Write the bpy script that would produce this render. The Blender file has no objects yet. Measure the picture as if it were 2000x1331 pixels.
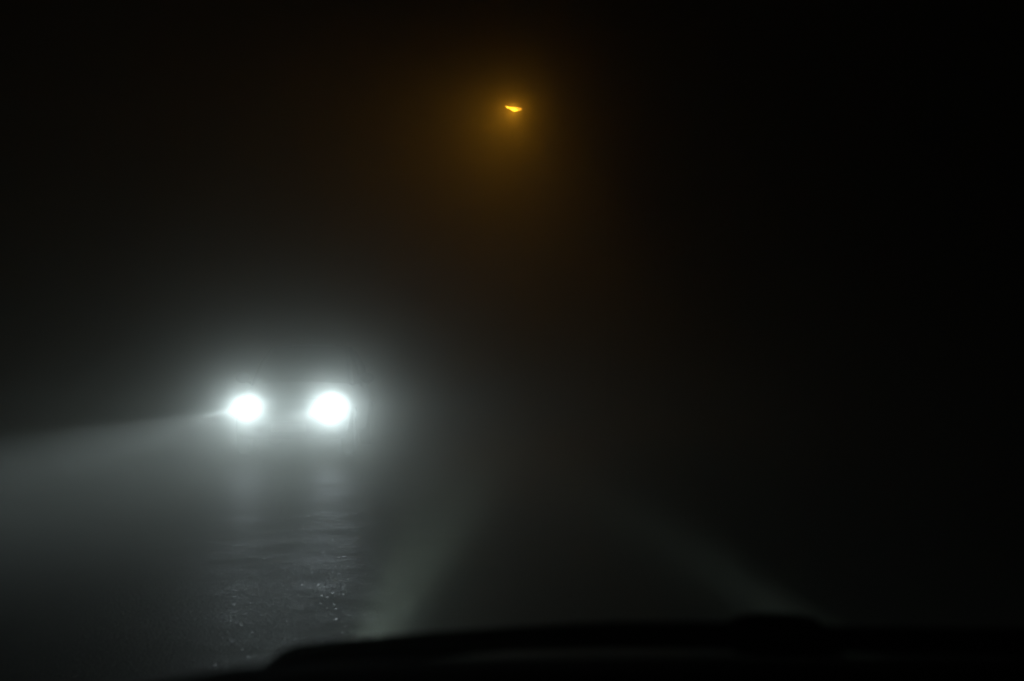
import bpy, bmesh, math, random
from mathutils import Vector, Matrix
R = math.radians
random.seed(7)
S = bpy.context.scene
COL = S.collection

# ------------------------------------------------------------------ camera
EYE = Vector((0.0, 0.0, 1.30))
YAW, PITCH = -0.83, 1.30            # degrees: a little to the right, a little up
F_PX = 2747.0
cd = bpy.data.cameras.new('camera')
cam = bpy.data.objects.new('camera', cd)
COL.objects.link(cam)
cam.location = EYE
cam.rotation_euler = (R(90 + PITCH), 0, R(YAW))
cd.sensor_width = 36.0
cd.lens = F_PX / 2000 * 36
cd.clip_start = 0.05
cd.clip_end = 3000
cd.dof.use_dof = True
cd.dof.focus_distance = 22.0
cd.dof.aperture_fstop = 4.4
cd.dof.aperture_blades = 0
S.camera = cam

# ------------------------------------------------------------------ world: night sky
W = bpy.data.worlds.new('World')
S.world = W
W.use_nodes = True
wn = W.node_tree
bg = wn.nodes['Background']
sky = wn.nodes.new('ShaderNodeTexSky')
sky.sky_type = 'NISHITA'
sky.sun_disc = False
sky.sun_elevation = R(-6)
sky.sun_rotation = R(200)
wn.links.new(sky.outputs[0], bg.inputs[0])
bg.inputs[1].default_value = 0.004

S.view_settings.view_transform = 'Standard'
S.view_settings.look = 'None'
S.view_settings.exposure = 0.0
S.view_settings.gamma = 1.0
S.view_settings.use_curve_mapping = False
cy = S.cycles
cy.max_bounces = 8
cy.diffuse_bounces = 2
cy.glossy_bounces = 2
cy.transmission_bounces = 2
cy.volume_bounces = 4
cy.transparent_max_bounces = 8
cy.sample_clamp_indirect = 2.0
cy.caustics_reflective = False
cy.caustics_refractive = False
cy.use_adaptive_sampling = False
cy.use_denoising = True

# tuning numbers of the lamps and the air
HAZE_DENSITY, HAZE_G = 0.031, 0.62
HAZE_FWD_DENSITY, HAZE_FWD_G = 0.064, 0.976
HAZE_COLOR = (0.70, 0.72, 0.66, 1)
ONCOMING_W = 25500.0
OWN_W = 18000.0
SODIUM_W = 2700.0

# ------------------------------------------------------------------ helpers
_c, _s = math.cos, math.sin
CAM_R = cam.rotation_euler.to_matrix()

def at(px, py, d):
    """World point on the line of sight of photo pixel (px, py), d metres ahead along +Y."""
    v = CAM_R @ Vector(((px - 1000) / F_PX, -(py - 665.5) / F_PX, -1.0))
    return EYE + v * (d / v.y)

def tag(o, label=None, cat=None, group=None, kind=None):
    for k, v in (('label', label), ('category', cat), ('group', group), ('kind', kind)):
        if v:
            o[k] = v
    return o

def empty(name, loc, rz=0.0):
    o = bpy.data.objects.new(name, None)
    o.empty_display_size = 0.3
    COL.objects.link(o)
    o.location = loc
    o.rotation_euler = (0, 0, rz)
    return o

def obj(name, bm, mat, parent=None, smooth=True, bevel=0.0, loc=None):
    bmesh.ops.recalc_face_normals(bm, faces=bm.faces)
    me = bpy.data.meshes.new(name)
    bm.to_mesh(me)
    bm.free()
    for p in me.polygons:
        p.use_smooth = smooth
    me.materials.append(mat)
    o = bpy.data.objects.new(name, me)
    COL.objects.link(o)
    if loc:
        o.location = loc
    if parent:
        o.parent = parent
    if bevel:
        b = o.modifiers.new('bevel', 'BEVEL')
        b.width = bevel
        b.segments = 3
        b.limit_method = 'ANGLE'
    if smooth:
        e = o.modifiers.new('edges', 'EDGE_SPLIT')
        e.split_angle = R(38)
    return o

def box(bm, c, s, rot=None):
    m = Matrix.Translation(c)
    if rot is not None:
        m = m @ rot.to_4x4()
    m = m @ Matrix.Diagonal((s[0], s[1], s[2], 1))
    bmesh.ops.create_cube(bm, size=1, matrix=m)
    return bm

def tube(bm, pts, rad, n=16, flat=1.0, cap=True):
    """A tube through pts, rad one number or one per point; flat squeezes it along its second axis."""
    pts = [Vector(p) for p in pts]
    if not hasattr(rad, '__len__'):
        rad = [rad] * len(pts)
    rings = []
    for i, p in enumerate(pts):
        t = (pts[min(i + 1, len(pts) - 1)] - pts[max(i - 1, 0)]).normalized()
        up = Vector((0, 0, 1)) if abs(t.z) < 0.9 else Vector((0, 1, 0))
        a = t.cross(up).normalized()
        b = a.cross(t).normalized()
        rings.append([bm.verts.new(p + rad[i] * (_c(2 * math.pi * k / n) * a + flat * _s(2 * math.pi * k / n) * b)) for k in range(n)])
    for r0, r1 in zip(rings, rings[1:]):
        for k in range(n):
            bm.faces.new((r0[k], r0[(k + 1) % n], r1[(k + 1) % n], r1[k]))
    if cap:
        bm.faces.new(rings[0])
        bm.faces.new(rings[-1])
    return bm

def lathe(bm, prof, n=32, m=Matrix()):
    """prof: (radius, axial) pairs, turned about local X."""
    rings = []
    for r, a in prof:
        rings.append([bm.verts.new(m @ Vector((a, r * _c(2 * math.pi * k / n), r * _s(2 * math.pi * k / n)))) for k in range(n)])
    for r0, r1 in zip(rings, rings[1:]):
        for k in range(n):
            bm.faces.new((r0[k], r0[(k + 1) % n], r1[(k + 1) % n], r1[k]))
    return rings

def loft(bm, secs, close=False, caps=False):
    rows = [[bm.verts.new(p) for p in s] for s in secs]
    n = len(rows[0])
    for r0, r1 in zip(rows, rows[1:]):
        for k in range(n if close else n - 1):
            bm.faces.new((r0[k], r0[(k + 1) % n], r1[(k + 1) % n], r1[k]))
    if caps:
        bm.faces.new(rows[0])
        bm.faces.new(rows[-1])
    return rows

def solid(bm, th):
    """Give an open sheet a thickness."""
    bmesh.ops.recalc_face_normals(bm, faces=bm.faces)
    bmesh.ops.solidify(bm, geom=bm.faces[:], thickness=th)
    return bm

def lerp_table(tab, x):
    for (x0, *a), (x1, *b) in zip(tab, tab[1:]):
        if x <= x1:
            t = 0 if x1 == x0 else (x - x0) / (x1 - x0)
            return [p + (q - p) * t for p, q in zip(a, b)]
    return tab[-1][1:]

# ------------------------------------------------------------------ materials
def mat(name, base, rough=0.5, metal=0.0, coat=0.0, spec=0.5, noise=None, bump=None):
    m = bpy.data.materials.new(name)
    m.use_nodes = True
    nt = m.node_tree
    b = nt.nodes['Principled BSDF']
    b.inputs['Base Color'].default_value = (*base, 1)
    b.inputs['Roughness'].default_value = rough
    b.inputs['Metallic'].default_value = metal
    b.inputs['Coat Weight'].default_value = coat
    b.inputs['Coat Roughness'].default_value = 0.06
    b.inputs['Specular IOR Level'].default_value = spec
    tc = nt.nodes.new('ShaderNodeTexCoord')
    if noise:
        sc, amt = noise
        n = nt.nodes.new('ShaderNodeTexNoise')
        n.inputs['Scale'].default_value = sc
        n.inputs['Detail'].default_value = 6
        nt.links.new(tc.outputs['Object'], n.inputs['Vector'])
        rmp = nt.nodes.new('ShaderNodeMapRange')
        rmp.inputs['From Min'].default_value = 0.3
        rmp.inputs['From Max'].default_value = 0.7
        rmp.inputs['To Min'].default_value = 1 - amt
        rmp.inputs['To Max'].default_value = 1 + amt
        nt.links.new(n.outputs['Fac'], rmp.inputs['Value'])
        mx = nt.nodes.new('ShaderNodeVectorMath')
        mx.operation = 'SCALE'
        mx.inputs[0].default_value = base
        nt.links.new(rmp.outputs[0], mx.inputs['Scale'])
        nt.links.new(mx.outputs[0], b.inputs['Base Color'])
    if bump:
        sc, dist = bump
        n2 = nt.nodes.new('ShaderNodeTexNoise')
        n2.inputs['Scale'].default_value = sc
        n2.inputs['Detail'].default_value = 4
        nt.links.new(tc.outputs['Object'], n2.inputs['Vector'])
        bp = nt.nodes.new('ShaderNodeBump')
        bp.inputs['Distance'].default_value = dist
        nt.links.new(n2.outputs['Fac'], bp.inputs['Height'])
        nt.links.new(bp.outputs[0], b.inputs['Normal'])
    return m

def emit(name, col, strength):
    m = bpy.data.materials.new(name)
    m.use_nodes = True
    b = m.node_tree.nodes['Principled BSDF']
    b.inputs['Base Color'].default_value = (0.6, 0.6, 0.6, 1)
    b.inputs['Roughness'].default_value = 0.1
    b.inputs['Emission Color'].default_value = (*col, 1)
    b.inputs['Emission Strength'].default_value = strength
    return m

def wet_asphalt():
    m = bpy.data.materials.new('wet_asphalt')
    m.use_nodes = True
    nt = m.node_tree
    N, L = nt.nodes, nt.links
    b = N['Principled BSDF']
    tc = N.new('ShaderNodeTexCoord')
    def noise(scale, detail, rough=0.55):
        n = N.new('ShaderNodeTexNoise')
        n.inputs['Scale'].default_value = scale
        n.inputs['Detail'].default_value = detail
        n.inputs['Roughness'].default_value = rough
        L.new(tc.outputs['Object'], n.inputs['Vector'])
        return n
    def rng(src, a, b_, c, d):
        r = N.new('ShaderNodeMapRange')
        for k, v in zip(('From Min', 'From Max', 'To Min', 'To Max'), (a, b_, c, d)):
            r.inputs[k].default_value = v
        L.new(src, r.inputs['Value'])
        return r.outputs[0]
    grain = N.new('ShaderNodeTexVoronoi')          # the stones in the asphalt
    grain.inputs['Scale'].default_value = 70
    L.new(tc.outputs['Object'], grain.inputs['Vector'])
    patch = noise(1.7, 6)                            # wetter and drier patches
    fine = noise(260, 3)
    wave = noise(14, 5, 0.6)
    cr = N.new('ShaderNodeValToRGB')
    cr.color_ramp.elements[0].color = (0.014, 0.015, 0.014, 1)
    cr.color_ramp.elements[1].color = (0.042, 0.042, 0.040, 1)
    cm = N.new('ShaderNodeMath')
    cm.operation = 'ADD'
    L.new(rng(grain.outputs['Color'], 0, 1, 0, 0.5), cm.inputs[0])
    L.new(rng(patch.outputs['Fac'], 0.3, 0.7, 0, 0.5), cm.inputs[1])
    L.new(cm.outputs[0], cr.inputs['Fac'])
    L.new(cr.outputs[0], b.inputs['Base Color'])
    b.inputs['Specular IOR Level'].default_value = 0.10
    h1 = N.new('ShaderNodeMath')
    h1.operation = 'MULTIPLY_ADD'
    L.new(grain.outputs['Distance'], h1.inputs[0])
    h1.inputs[1].default_value = -0.5
    L.new(wave.outputs['Fac'], h1.inputs[2])
    h2 = N.new('ShaderNodeMath')
    h2.operation = 'MULTIPLY_ADD'
    L.new(fine.outputs['Fac'], h2.inputs[0])
    h2.inputs[1].default_value = 0.10
    L.new(h1.outputs[0], h2.inputs[2])
    bp = N.new('ShaderNodeBump')
    bp.inputs['Distance'].default_value = 0.006
    L.new(h2.outputs[0], bp.inputs['Height'])
    # single stones with a smooth wet face, each tilted its own way: they catch the headlights as glints
    mp = N.new('ShaderNodeMapping')
    mp.inputs['Rotation'].default_value = (0, 0, R(28))
    mp.inputs['Scale'].default_value = (46, 15, 10)
    L.new(tc.outputs['Object'], mp.inputs['Vector'])
    chip = N.new('ShaderNodeTexVoronoi')
    chip.inputs['Scale'].default_value = 1.0
    L.new(mp.outputs[0], chip.inputs['Vector'])
    sep = N.new('ShaderNodeSeparateColor')
    L.new(chip.outputs['Color'], sep.inputs[0])
    ch = N.new('ShaderNodeMath')
    ch.operation = 'GREATER_THAN'
    ch.inputs[1].default_value = 0.91
    L.new(sep.outputs[2], ch.inputs[0])
    core = N.new('ShaderNodeMath')
    core.operation = 'LESS_THAN'
    core.inputs[1].default_value = 0.34
    L.new(chip.outputs['Distance'], core.inputs[0])
    msk = N.new('ShaderNodeMath')
    msk.operation = 'MULTIPLY'
    L.new(ch.outputs[0], msk.inputs[0])
    L.new(core.outputs[0], msk.inputs[1])
    tilt_ = N.new('ShaderNodeCombineXYZ')
    L.new(rng(sep.outputs[0], 0, 1, -0.10, 0.10), tilt_.inputs[0])
    L.new(rng(sep.outputs[1], 0, 1, -0.16, 0.16), tilt_.inputs[1])
    tilt_.inputs[2].default_value = 1.0
    nmix = N.new('ShaderNodeMix')
    nmix.data_type = 'VECTOR'
    L.new(msk.outputs[0], nmix.inputs['Factor'])
    L.new(bp.outputs[0], nmix.inputs[4])
    L.new(tilt_.outputs[0], nmix.inputs[5])
    nn = N.new('ShaderNodeVectorMath')
    nn.operation = 'NORMALIZE'
    L.new(nmix.outputs[1], nn.inputs[0])
    L.new(nn.outputs[0], b.inputs['Normal'])
    rmix = N.new('ShaderNodeMix')
    L.new(msk.outputs[0], rmix.inputs[0])
    L.new(rng(patch.outputs['Fac'], 0.35, 0.65, 0.46, 0.56), rmix.inputs[2])
    rmix.inputs[3].default_value = 0.40
    L.new(rmix.outputs[0], b.inputs['Roughness'])
    return m

M_ROAD = wet_asphalt()
M_GRASS = mat('verge_grass', (0.035, 0.055, 0.02), 0.8, noise=(3, 0.5), bump=(40, 0.03))
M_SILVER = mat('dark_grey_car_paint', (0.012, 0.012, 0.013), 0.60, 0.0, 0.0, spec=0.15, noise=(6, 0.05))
M_BLACK_PAINT = mat('grey_car_paint', (0.24, 0.26, 0.25), 0.30, 0.0, 0.8, spec=0.5, noise=(8, 0.15))
M_PLASTIC = mat('black_plastic', (0.012, 0.012, 0.012), 0.7, spec=0.2, noise=(30, 0.2), bump=(300, 0.0006))
M_DASH = mat('dashboard_plastic', (0.010, 0.010, 0.010), 0.85, spec=0.1, noise=(40, 0.2), bump=(500, 0.0005))
M_RUBBER = mat('black_rubber', (0.010, 0.010, 0.010), 0.85, spec=0.15, noise=(20, 0.2))
M_TYRE = mat('tyre_rubber', (0.018, 0.018, 0.018), 0.8, noise=(25, 0.3), bump=(60, 0.003))
M_RIM = mat('rim_alloy', (0.45, 0.45, 0.46), 0.3, 0.9, noise=(10, 0.1))
M_WINDOW = mat('dark_car_glass', (0.008, 0.009, 0.010), 0.25, spec=0.15)
M_CHROME = mat('headlight_reflector', (0.35, 0.35, 0.36), 0.25, 1.0)
M_PLATE = mat('number_plate_white', (0.25, 0.25, 0.24), 0.6)
M_STEEL = mat('galvanised_steel', (0.20, 0.20, 0.20), 0.55, 0.7, noise=(12, 0.2))
M_LANTERN = mat('lantern_grey', (0.18, 0.18, 0.18), 0.5, noise=(12, 0.15))
M_XENON = emit('lit_headlight_lens', (0.82, 0.93, 1.0), 60.0)
M_OWN_LENS = emit('lit_own_headlight_lens', (0.86, 0.95, 1.0), 20.0)
M_SODIUM = emit('lit_sodium_bowl', (1.0, 0.40, 0.025), 24.0)
_nt = M_SODIUM.node_tree                              # a glowing bowl that lets the tube inside shine through
_tr = _nt.nodes.new('ShaderNodeBsdfTransparent')
_tr.inputs[0].default_value = (1.0, 0.95, 0.85, 1)
_mx = _nt.nodes.new('ShaderNodeMixShader')
_mx.inputs[0].default_value = 0.3
_nt.links.new(_nt.nodes['Principled BSDF'].outputs[0], _mx.inputs[1])
_nt.links.new(_tr.outputs[0], _mx.inputs[2])
_nt.links.new(_mx.outputs[0], _nt.nodes['Material Output'].inputs['Surface'])
M_TAIL = mat('red_tail_lens', (0.25, 0.01, 0.01), 0.2)

# ------------------------------------------------------------------ lamps
def beam_lamp(name, parent, loc, watts, col, aim_x=0.0, dip=0.010, side=0.20, depth=0.13, spill=0.02, radius=0.03, sharp=0.006, fore=0.0):
    """Low beam: sharp upper cut-off, spread to the sides, fading downwards."""
    ld = bpy.data.lights.new(name, 'SPOT')
    ld.energy = watts
    ld.color = col
    ld.spot_size = R(150)
    ld.spot_blend = 0.6
    ld.shadow_soft_size = radius
    ld.use_nodes = True
    nt = ld.node_tree
    N, L = nt.nodes, nt.links
    em = N['Emission']
    tc = N.new('ShaderNodeTexCoord')
    sp = N.new('ShaderNodeSeparateXYZ')
    L.new(tc.outputs['Normal'], sp.inputs[0])
    def mth(op, a, b=None, c=None):
        n = N.new('ShaderNodeMath')
        n.operation = op
        for i, v in enumerate((a, b, c)):
            if v is None:
                continue
            if isinstance(v, (int, float)):
                n.inputs[i].default_value = v
            else:
                L.new(v, n.inputs[i])
        return n.outputs[0]
    fz = mth('MAXIMUM', mth('ABSOLUTE', sp.outputs['Z']), 0.02)
    sgn = LAMP_SIGN
    el = mth('DIVIDE', mth('MULTIPLY', sp.outputs['Y'], sgn), fz)     # tangent of the elevation
    az = mth('SUBTRACT', mth('DIVIDE', mth('MULTIPLY', sp.outputs['X'], sgn), fz), aim_x)
    below = mth('SUBTRACT', -dip, el)                                  # > 0 under the cut-off
    cut = N.new('ShaderNodeMapRange')
    cut.interpolation_type = 'SMOOTHERSTEP'
    cut.inputs['From Min'].default_value = -sharp
    cut.inputs['From Max'].default_value = sharp * 2
    L.new(below, cut.inputs['Value'])
    down = mth('EXPONENT', mth('MULTIPLY', mth('MAXIMUM', below, 0.0), -1.0 / depth))
    q = mth('DIVIDE', az, side)
    fo = N.new('ShaderNodeMapRange')                                     # light on the road just ahead
    fo.interpolation_type = 'SMOOTHSTEP'
    fo.inputs['From Min'].default_value = 0.025
    fo.inputs['From Max'].default_value = 0.065
    L.new(below, fo.inputs['Value'])
    near = mth('MULTIPLY', fo.outputs[0], mth('EXPONENT', mth('MULTIPLY', mth('MAXIMUM', below, 0.0), -5.0)))
    near = mth('DIVIDE', near, mth('ADD', 1.0, mth('POWER', mth('DIVIDE', mth('ABSOLUTE', mth('ADD', az, aim_x)), 0.2), 4.0)))
    horiz = mth('DIVIDE', 1.0, mth('ADD', 1.0, mth('POWER', mth('ABSOLUTE', q), 6.0)))
    main = mth('MULTIPLY', mth('MULTIPLY', cut.outputs[0], down), horiz)
    qe = mth('POWER', mth('DIVIDE', mth('MAXIMUM', mth('SUBTRACT', el, 0.012), mth('MULTIPLY', mth('SUBTRACT', 0.012, el), 0.16)), 0.030), 2.0)
    stray = mth('DIVIDE', mth('DIVIDE', 1.0, mth('ADD', 1.0, mth('POWER', mth('DIVIDE', mth('ABSOLUTE', mth('ADD', az, aim_x + 0.10)), 0.22), 4.0))), mth('ADD', 1.0, mth('MULTIPLY', qe, qe)))   # glare of the lens, falling off upwards
    tot = mth('ADD', mth('MULTIPLY_ADD', near, fore, main), mth('MULTIPLY', spill, stray))
    L.new(tot, em.inputs['Strength'])
    o = bpy.data.objects.new(name, ld)
    COL.objects.link(o)
    o.parent = parent
    o.location = loc
    o.rotation_euler = (R(90), 0, 0)            # local -Z looks along +Y of the car
    return o
LAMP_SIGN = 1.0

# ------------------------------------------------------------------ ground and road
bm = bmesh.new()
bmesh.ops.create_grid(bm, x_segments=40, y_segments=40, size=900)
for v in bm.verts:
    v.co.z = -0.02
obj('ground', bm, M_GRASS)['kind'] = 'structure'
ROAD_L, ROAD_R = -4.90, 2.05
bm = bmesh.new()
ys = [-30 + 5 * i for i in range(100)]
loft(bm, [[(ROAD_L - 0.25, y, -0.019), (ROAD_L, y, 0.0), (-1.42, y, 0.0), (ROAD_R, y, 0.0), (ROAD_R + 0.25, y, -0.019)] for y in ys])
obj('road', bm, M_ROAD, smooth=False)['kind'] = 'structure'

# ------------------------------------------------------------------ the cars
def wheel(car, x, y, side):
    t = bmesh.new()
    m = Matrix.Translation((x, y, 0.31))
    lathe(t, [(0.20, -0.085), (0.275, -0.10), (0.302, -0.085), (0.31, -0.05), (0.31, 0.05), (0.302, 0.085), (0.275, 0.10), (0.20, 0.085)], 40, m)
    w = obj('wheel', t, M_TYRE, car)
    r = bmesh.new()
    lathe(r, [(0.205, -0.08), (0.20, 0.05 * side), (0.205, 0.08)], 40, m)
    box(r, (x + side * 0.03, y, 0.31), (0.02, 0.12, 0.12))
    for k in range(5):
        a = 2 * math.pi * k / 5
        box(r, Vector((x + side * 0.045, y, 0.31)) + Vector((0, _c(a) * 0.11, _s(a) * 0.11)), (0.025, 0.19, 0.055), Matrix.Rotation(a, 3, 'X'))
    obj('rim', r, M_RIM, w, smooth=False)
    return w

#          y      halfw  bottom shoulder  inner   inner_top  centre_top
BODY = [(-2.10, 0.55, 0.42, 0.62, 0.42, 0.66, 0.68),
        (-2.06, 0.74, 0.30, 0.78, 0.56, 0.82, 0.84),
        (-1.85, 0.83, 0.22, 0.90, 0.66, 0.96, 0.98),
        (-1.50, 0.86, 0.20, 0.93, 0.70, 0.98, 1.00),
        (-1.45, 0.86, 0.20, 0.93, 0.76, 0.42, 0.42),
        (0.86, 0.87, 0.20, 0.92, 0.76, 0.42, 0.42),
        (0.90, 0.87, 0.20, 0.92, 0.72, 0.955, 0.965),
        (1.35, 0.86, 0.21, 0.87, 0.70, 0.895, 0.915),
        (1.75, 0.83, 0.22, 0.80, 0.67, 0.825, 0.845),
        (1.98, 0.76, 0.26, 0.72, 0.60, 0.745, 0.765),
        (2.10, 0.64, 0.34, 0.60, 0.48, 0.62, 0.635),
        (2.13, 0.50, 0.40, 0.52, 0.38, 0.54, 0.55)]

def body_ring(y, w, zb, zs, wi, zi, zc):
    half = [(0, zb), (w * 0.80, zb), (w * 0.96, zb + 0.08), (w, zb + (zs - zb) * 0.45), (w * 0.985, zb + (zs - zb) * 0.78),
            (w * 0.93, zs - 0.01), ((w * 0.93 + wi) / 2 + 0.005, zs + 0.012), (wi, zi), (wi * 0.5, zi + (zc - zi) * 0.75), (0, zc)]
    return [(x, y, z) for x, z in half] + [(-x, y, z) for x, z in half[-2:0:-1]]

def bonnet_height(x, y, lift=0.0):
    w, zb, zs, wi, zi, zc = lerp_table(BODY, y)
    return zc - 0.060 * x * x - 0.10 * max(0, abs(x) - 0.55) ** 2 * 6 + 0.014 + lift

def make_car(name, loc, rz, paint, own):
    car = empty(name, loc, rz)
    bm = bmesh.new()
    loft(bm, [body_ring(*s) for s in BODY], close=True, caps=True)
    body = obj('body', bm, paint, car)
    # wheel arches: dark half rings a little proud of the flank, wheels standing in them
    for y in (1.28, -1.28):
        for s in (-1, 1):
            bm = bmesh.new()
            a0 = [math.pi * k / 18 for k in range(19)]
            loft(bm, [[(s * 0.80, y + r * _c(a), 0.31 + r * _s(a)), (s * 0.895, y + r * _c(a), 0.31 + r * _s(a))] for a in a0 for r in (0.36,)])
            solid(bm, 0.03)
            obj('wheel_arch', bm, M_PLASTIC, car)
            wheel(car, s * 0.80, y, s)
    # bonnet: a crowned sheet proud of the hull
    bm = bmesh.new()
    xs = [-0.70 + 0.07 * i for i in range(21)]
    yy = [0.905 + 0.0565 * i for i in range(20)]
    secs = []
    for y in yy:
        lim = lerp_table(BODY, y)[3]
        secs.append([(x / 0.70 * lim, y, bonnet_height(x / 0.70 * lim, y, OWN_BONNET if own else 0.0)) for x in xs])
    loft(bm, secs)
    solid(bm, 0.010)
    obj('bonnet', bm, paint, car)
    # bumper, grille, plate
    bm = bmesh.new()
    xs = [-0.80 + 0.08 * i for i in range(21)]
    loft(bm, [[(x, 2.165 - 0.30 * (abs(x) / 0.8) ** 2.6 + dy, z) for x in xs] for z, dy in ((0.24, -0.10), (0.29, -0.02), (0.38, 0.0), (0.46, -0.01), (0.50, -0.06))])
    solid(bm, 0.03)
    obj('bumper', bm, paint, car)
    bm = bmesh.new()
    for k in range(5):
        tube(bm, [(x, 2.165 - 0.10 * abs(x / 0.36) ** 2.2 - 0.012 * k, 0.535 + 0.025 * k) for x in [-0.36 + 0.06 * i for i in range(13)]], 0.009, 8)
    obj('grille', bm, M_PLASTIC, car)
    bm = bmesh.new()
    box(bm, (0, 2.205, 0.39), (0.52, 0.008, 0.11))
    obj('number_plate', bm, M_PLATE, car, smooth=False, bevel=0.003)
    # headlights: housing, reflector bowl, lit lens
    for s in (-1, 1):
        hx, hy, hz = s * (0.56 if own else 0.62), 2.10, 0.675
        bm = bmesh.new()
        m = Matrix.Translation((hx, hy, hz)) @ Matrix.Rotation(R(90), 4, 'Z')
        rings = lathe(bm, [(0.04, -0.16), (0.10, -0.12), (0.125, -0.02), (0.118, 0.035), (0.108, 0.035), (0.100, -0.01)], 28, m)
        for v in bm.verts:
            v.co.x = hx + (v.co.x - hx) * 1.35
        h = obj('headlight', bm, M_PLASTIC, car)
        bm = bmesh.new()
        lathe(bm, [(0.02, -0.07), (0.05, -0.05), (0.080, -0.02)], 28, m)
        for v in bm.verts:
            v.co.x = hx + (v.co.x - hx) * 1.30
        obj('reflector', bm, M_CHROME, h)
        bm = bmesh.new()
        lathe(bm, [(0.001, 0.030), (0.03, 0.027), (0.05, 0.016), (0.058, 0.0), (0.050, -0.02), (0.001, -0.03)], 28, m)
        obj('lens', bm, M_OWN_LENS if own else M_XENON, h)
        if own:
            beam_lamp('own_headlight_beam', h, (hx, hy + 0.06, hz), OWN_W * (1.8 if s < 0 else 0.38), (0.78, 1.0, 0.90), aim_x=0.0 if s < 0 else -0.012, dip=0.012, side=0.040, depth=0.022, spill=0.01, radius=0.03, sharp=0.01)
        else:
            beam_lamp('headlight_beam', h, (hx, hy + 0.06, hz), ONCOMING_W, (0.77, 0.90, 1.0), aim_x=0.215, dip=0.052, side=0.19, depth=0.011, spill=0.0050 if s > 0 else 0.0066, fore=0.0003, radius=0.04, sharp=0.012)
    # tail lights
    for s in (-1, 1):
        bm = bmesh.new()
        box(bm, (s * 0.66, -2.07, 0.74), (0.16, 0.06, 0.22))
        obj('tail_light', bm, M_TAIL, car, bevel=0.02)
    # roof and pillars
    HT = 1.52
    bm = bmesh.new()
    prof = [(-1.55, 1.36), (-1.30, 1.46), (-0.8, HT), (-0.3, HT + 0.015), (0.0, HT), (0.12, 1.485)]
    secs = []
    for y, z in prof:
        secs.append([(x * 0.60, y, z - 0.05 * abs(x) ** 3) for x in [-1 + 0.1 * i for i in range(21)]])
    loft(bm, secs)
    solid(bm, 0.03)
    obj('roof', bm, paint, car)
    for s in (-1, 1):
        for p in ([(0.78, 0.86, 0.93), (0.71, 0.50, 1.22), (0.61, 0.10, 1.45)],
                  [(0.83, -0.25, 0.90), (0.74, -0.28, 1.25), (0.61, -0.32, 1.47)],
                  [(0.80, -1.62, 0.93), (0.72, -1.52, 1.20), (0.59, -1.34, 1.41)]):
            bm = bmesh.new()
            tube(bm, [(s * x, y, z) for x, y, z in p], 0.035, 10)
            obj('pillar', bm, paint, car)
        bm = bmesh.new()
        tube(bm, [(s * 0.86, 0.62, 0.96), (s * 0.95, 0.62, 1.00)], 0.02, 10)
        mb = bmesh.new()
        bmesh.ops.create_uvsphere(mb, u_segments=20, v_segments=12, radius=1, matrix=Matrix.Translation((s * 1.0, 0.60, 1.03)) @ Matrix.Diagonal((0.11, 0.07, 0.075, 1)))
        me = bpy.data.meshes.new('tmp')
        bm.to_mesh(me)
        bm.free()
        mb.from_mesh(me)
        bpy.data.meshes.remove(me)
        obj('wing_mirror', mb, paint, car)
    # panes of the oncoming car
    if not own:
        def pane(nm, corners):
            b = bmesh.new()
            b.faces.new([b.verts.new(c) for c in corners])
            solid(b, 0.006)
            obj(nm, b, M_WINDOW, car, smooth=False)
        pane('windscreen', [(-0.74, 0.84, 0.945), (0.74, 0.84, 0.945), (0.57, 0.12, 1.46), (-0.57, 0.12, 1.46)])
        pane('rear_window', [(-0.72, -1.66, 0.97), (0.72, -1.66, 0.97), (0.55, -1.38, 1.38), (-0.55, -1.38, 1.38)])
        for s in (-1, 1):
            pane('side_window', [(s * 0.795, 0.72, 0.945), (s * 0.825, -0.20, 0.935), (s * 0.62, -0.26, 1.455), (s * 0.63, 0.12, 1.44)])
            pane('side_window', [(s * 0.825, -0.30, 0.935), (s * 0.80, -1.54, 0.955), (s * 0.61, -1.34, 1.39), (s * 0.62, -0.36, 1.455)])
    return car
OWN_BONNET = 0.030

D = 22.0
pL, pR = at(493, 793, D), at(653, 790, D)
mid = (pL + pR) / 2
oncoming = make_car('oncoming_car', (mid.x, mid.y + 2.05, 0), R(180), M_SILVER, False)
ON_SCALE = mid.z / 0.675
oncoming.scale = ((pR - pL).length / 1.24, ON_SCALE, ON_SCALE)
tag(oncoming, 'oncoming car with two blazing white headlights on the wet road', 'car')

# ---- the car the picture is taken from
CX = 0.27                      # its middle, right of the eye
own = make_car('own_car', (CX, 0.22, 0), 0, M_BLACK_PAINT, True)
tag(own, 'car the view is taken from, its wipers and dashboard black along the bottom edge', 'car')

def own_part(name, bm, m, parent=None, **k):
    """Mesh given in world coordinates, hung under the own car."""
    off = Vector((CX, 0.22, 0))
    for v in bm.verts:
        v.co -= off
    return obj(name, bm, m, parent or own, **k)

# dashboard: a moulded ledge under the windscreen, its front rim just below the wipers
bm = bmesh.new()
xs = [-0.62 + 0.05 * i for i in range(37)]
rows = []
for y, dz in ((0.62, -0.16), (0.66, -0.075), (0.72, -0.03), (0.80, -0.008), (0.90, 0.0), (0.97, -0.004), (1.00, -0.03), (1.00, -0.12)):
    row = []
    for x in xs:
        top = EYE.z - 0.2125 * 0.90
        u = (x - CX) / 0.80
        left = max(0.0, -0.15 - x)                  # the pad rounds off towards the driver's door
        row.append((x, y - 0.10 * abs(u) ** 3, top + dz - 0.125 * left - 0.25 * left ** 2 - 0.012 * max(0.0, u) ** 3))
    rows.append(row)
loft(bm, rows)
solid(bm, 0.004)
own_part('dashboard', bm, M_DASH)

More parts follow.
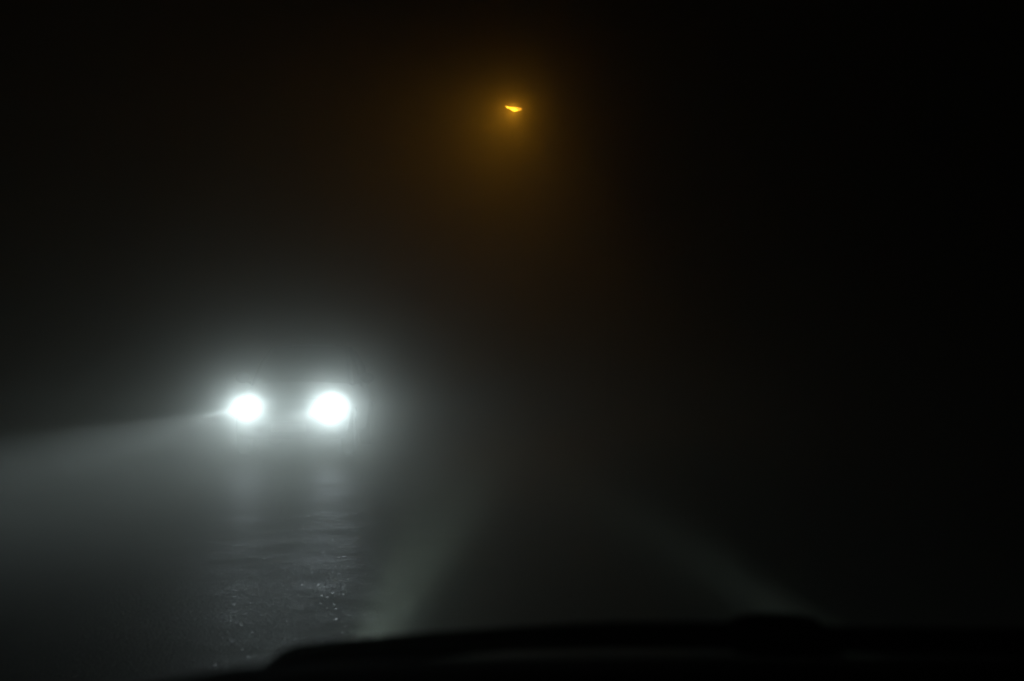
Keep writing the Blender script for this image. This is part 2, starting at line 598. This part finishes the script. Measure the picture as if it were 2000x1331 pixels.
# wipers: pixels give where they lie, 1.2 m ahead of the eye
def wiper(top, bottom, d, bump, arm_pts):
    bm = bmesh.new()
    secs = []
    for (x, y0), (_, y1) in zip(top, bottom):
        a, b = at(x, y0, d), at(x, y1, d)
        h = a.z - b.z
        secs.append([(a.x, d + 0.000, b.z), (a.x, d - 0.008, b.z + 0.12 * h), (a.x, d - 0.010, b.z + 0.55 * h), (a.x, d - 0.004, a.z - 0.08 * h),
                     (a.x, d + 0.002, a.z), (a.x, d + 0.008, a.z - 0.15 * h), (a.x, d + 0.012, b.z + 0.5 * h), (a.x, d + 0.010, b.z + 0.1 * h)])
    loft(bm, secs, close=True, caps=True)
    w = own_part('wiper', bm, M_RUBBER)
    if bump:
        b2 = bmesh.new()
        secs = []
        for x, y0, y1 in bump:
            a, b = at(x, y0, d - 0.004), at(x, y1, d - 0.004)
            secs.append([(a.x, d - 0.018, b.z), (a.x, d - 0.018, a.z - 0.006), (a.x, d - 0.010, a.z), (a.x, d + 0.010, a.z), (a.x, d + 0.018, a.z - 0.006), (a.x, d + 0.018, b.z)])
        loft(b2, secs, close=True, caps=True)
        own_part('wiper_clip', b2, M_PLASTIC, w)
    b3 = bmesh.new()
    tube(b3, [at(x, y, dd) for x, y, dd in arm_pts], [0.011, 0.010, 0.009, 0.008], 12, 0.6)
    own_part('wiper_arm', b3, M_PLASTIC, w)
    return w

wiper([(508, 1304), (530, 1288), (552, 1271), (575, 1261), (640, 1253), (740, 1244), (820, 1237), (1000, 1226), (1120, 1219), (1200, 1216), (1320, 1215), (1430, 1216), (1520, 1217), (1625, 1222)],
      [(508, 1308), (530, 1310), (552, 1310), (575, 1310), (640, 1308), (740, 1306), (820, 1290), (1000, 1272), (1120, 1269), (1200, 1267), (1320, 1268), (1430, 1270), (1520, 1274), (1625, 1276)],
      1.20, [(1428, 1218, 1270), (1442, 1210, 1272), (1462, 1204, 1274), (1500, 1203, 1275), (1550, 1204, 1275), (1585, 1207, 1274), (1600, 1213, 1272), (1614, 1224, 1270)],
      [(1500, 1252, 1.215), (1570, 1268, 1.225), (1640, 1288, 1.235), (1720, 1316, 1.245)])
wiper([(1600, 1223), (1700, 1225), (1850, 1227), (2000, 1228), (2150, 1231), (2350, 1240), (2500, 1252), (2540, 1262)],
      [(1600, 1277), (1700, 1277), (1850, 1277), (2000, 1279), (2150, 1281), (2350, 1285), (2500, 1290), (2540, 1292)],
      1.235, None, [(2300, 1262, 1.25), (2150, 1270, 1.26), (2030, 1284, 1.27), (1930, 1306, 1.28)])

# ------------------------------------------------------------------ street lamp
LY = 36.0
lp = at(1003, 213, LY)
pole_x = ROAD_R + 0.95
lamp = empty('street_lamp', (pole_x, LY, -0.02))
tag(lamp, 'tall street lamp glowing orange high in the fog', 'street lamp')
def lamp_part(name, bm, m, parent=None, **k):
    off = Vector((pole_x, LY, -0.02))
    for v in bm.verts:
        v.co -= off
    return obj(name, bm, m, parent or lamp, **k)
hz = lp.z
bm = bmesh.new()
tube(bm, [(pole_x, LY, -0.02), (pole_x, LY, 1.2), (pole_x, LY, 1.25), (pole_x, LY, hz - 0.55)], [0.085, 0.08, 0.06, 0.045], 20)
lamp_part('pole', bm, M_STEEL)
bm = bmesh.new()
arm = []
for k in range(13):
    a = k / 12
    arm.append((pole_x + (lp.x + 0.30 - pole_x) * a, LY, hz - 0.55 + 0.58 * (1 - (1 - a) ** 2.4)))
tube(bm, arm, 0.028, 14)
lamp_part('arm', bm, M_STEEL)
tilt = Matrix.Rotation(R(7), 3, 'Y')
def lantern(bm, rows, n=24):
    """rows: (x, half width, z top, z bottom) along the lantern, tip on the left."""
    secs = []
    for x, w, zt, zb in rows:
        zc_, hh = (zt + zb) / 2, (zt - zb) / 2
        secs.append([lp + tilt @ Vector((x, w * _c(2 * math.pi * k / n), zc_ + hh * _s(2 * math.pi * k / n))) for k in range(n)])
    loft(bm, secs, close=True, caps=True)
    return bm
bm = lantern(bmesh.new(), [(-0.34, 0.03, 0.085, 0.055), (-0.28, 0.10, 0.125, 0.045), (-0.10, 0.15, 0.165, 0.045), (0.12, 0.15, 0.165, 0.045), (0.30, 0.10, 0.13, 0.03), (0.42, 0.05, 0.09, 0.0), (0.50, 0.04, 0.07, 0.0)])
head = lamp_part('lamp_head', bm, M_LANTERN)
bm = lantern(bmesh.new(), [(-0.21, 0.02, 0.042, 0.025), (-0.16, 0.06, 0.043, -0.002), (-0.06, 0.10, 0.044, -0.034), (0.05, 0.11, 0.044, -0.046), (0.13, 0.10, 0.044, -0.040), (0.18, 0.06, 0.043, -0.02), (0.20, 0.02, 0.042, 0.01)])
lamp_part('lamp_bowl', bm, M_SODIUM, head)
ld = bpy.data.lights.new('sodium_light', 'SPOT')
ld.energy = SODIUM_W
ld.color = (1.0, 0.42, 0.02)
ld.spot_size = R(180)
ld.spot_blend = 0.6
ld.shadow_soft_size = 0.035
lo = bpy.data.objects.new('sodium_light', ld)
COL.objects.link(lo)
lo.parent = head
lo.rotation_euler = (R(4), R(36), 0)          # thrown towards the road, away from the pole
lo.location = Vector((lp.x + 0.03 - pole_x, 0, lp.z + 0.02 + 0.030))

# ------------------------------------------------------------------ fog
bm = bmesh.new()
box(bm, (0, 90, 4.2), (260, 260, 10.6))
hm = bpy.data.materials.new('haze')
hm.use_nodes = True
nt = hm.node_tree
nt.nodes.remove(nt.nodes['Principled BSDF'])
add = nt.nodes.new('ShaderNodeAddShader')            # droplets: a broad lobe and a narrow forward one
for i, (dens, g) in enumerate(((HAZE_DENSITY, HAZE_G), (HAZE_FWD_DENSITY, HAZE_FWD_G))):
    pv = nt.nodes.new('ShaderNodeVolumePrincipled')
    pv.inputs['Color'].default_value = HAZE_COLOR
    pv.inputs['Density'].default_value = dens
    pv.inputs['Anisotropy'].default_value = g
    nt.links.new(pv.outputs[0], add.inputs[i])
nt.links.new(add.outputs[0], nt.nodes['Material Output'].inputs['Volume'])
hz_o = obj('haze', bm, hm, smooth=False)
hz_o['kind'] = 'stuff'
hm.cycles.homogeneous_volume = True
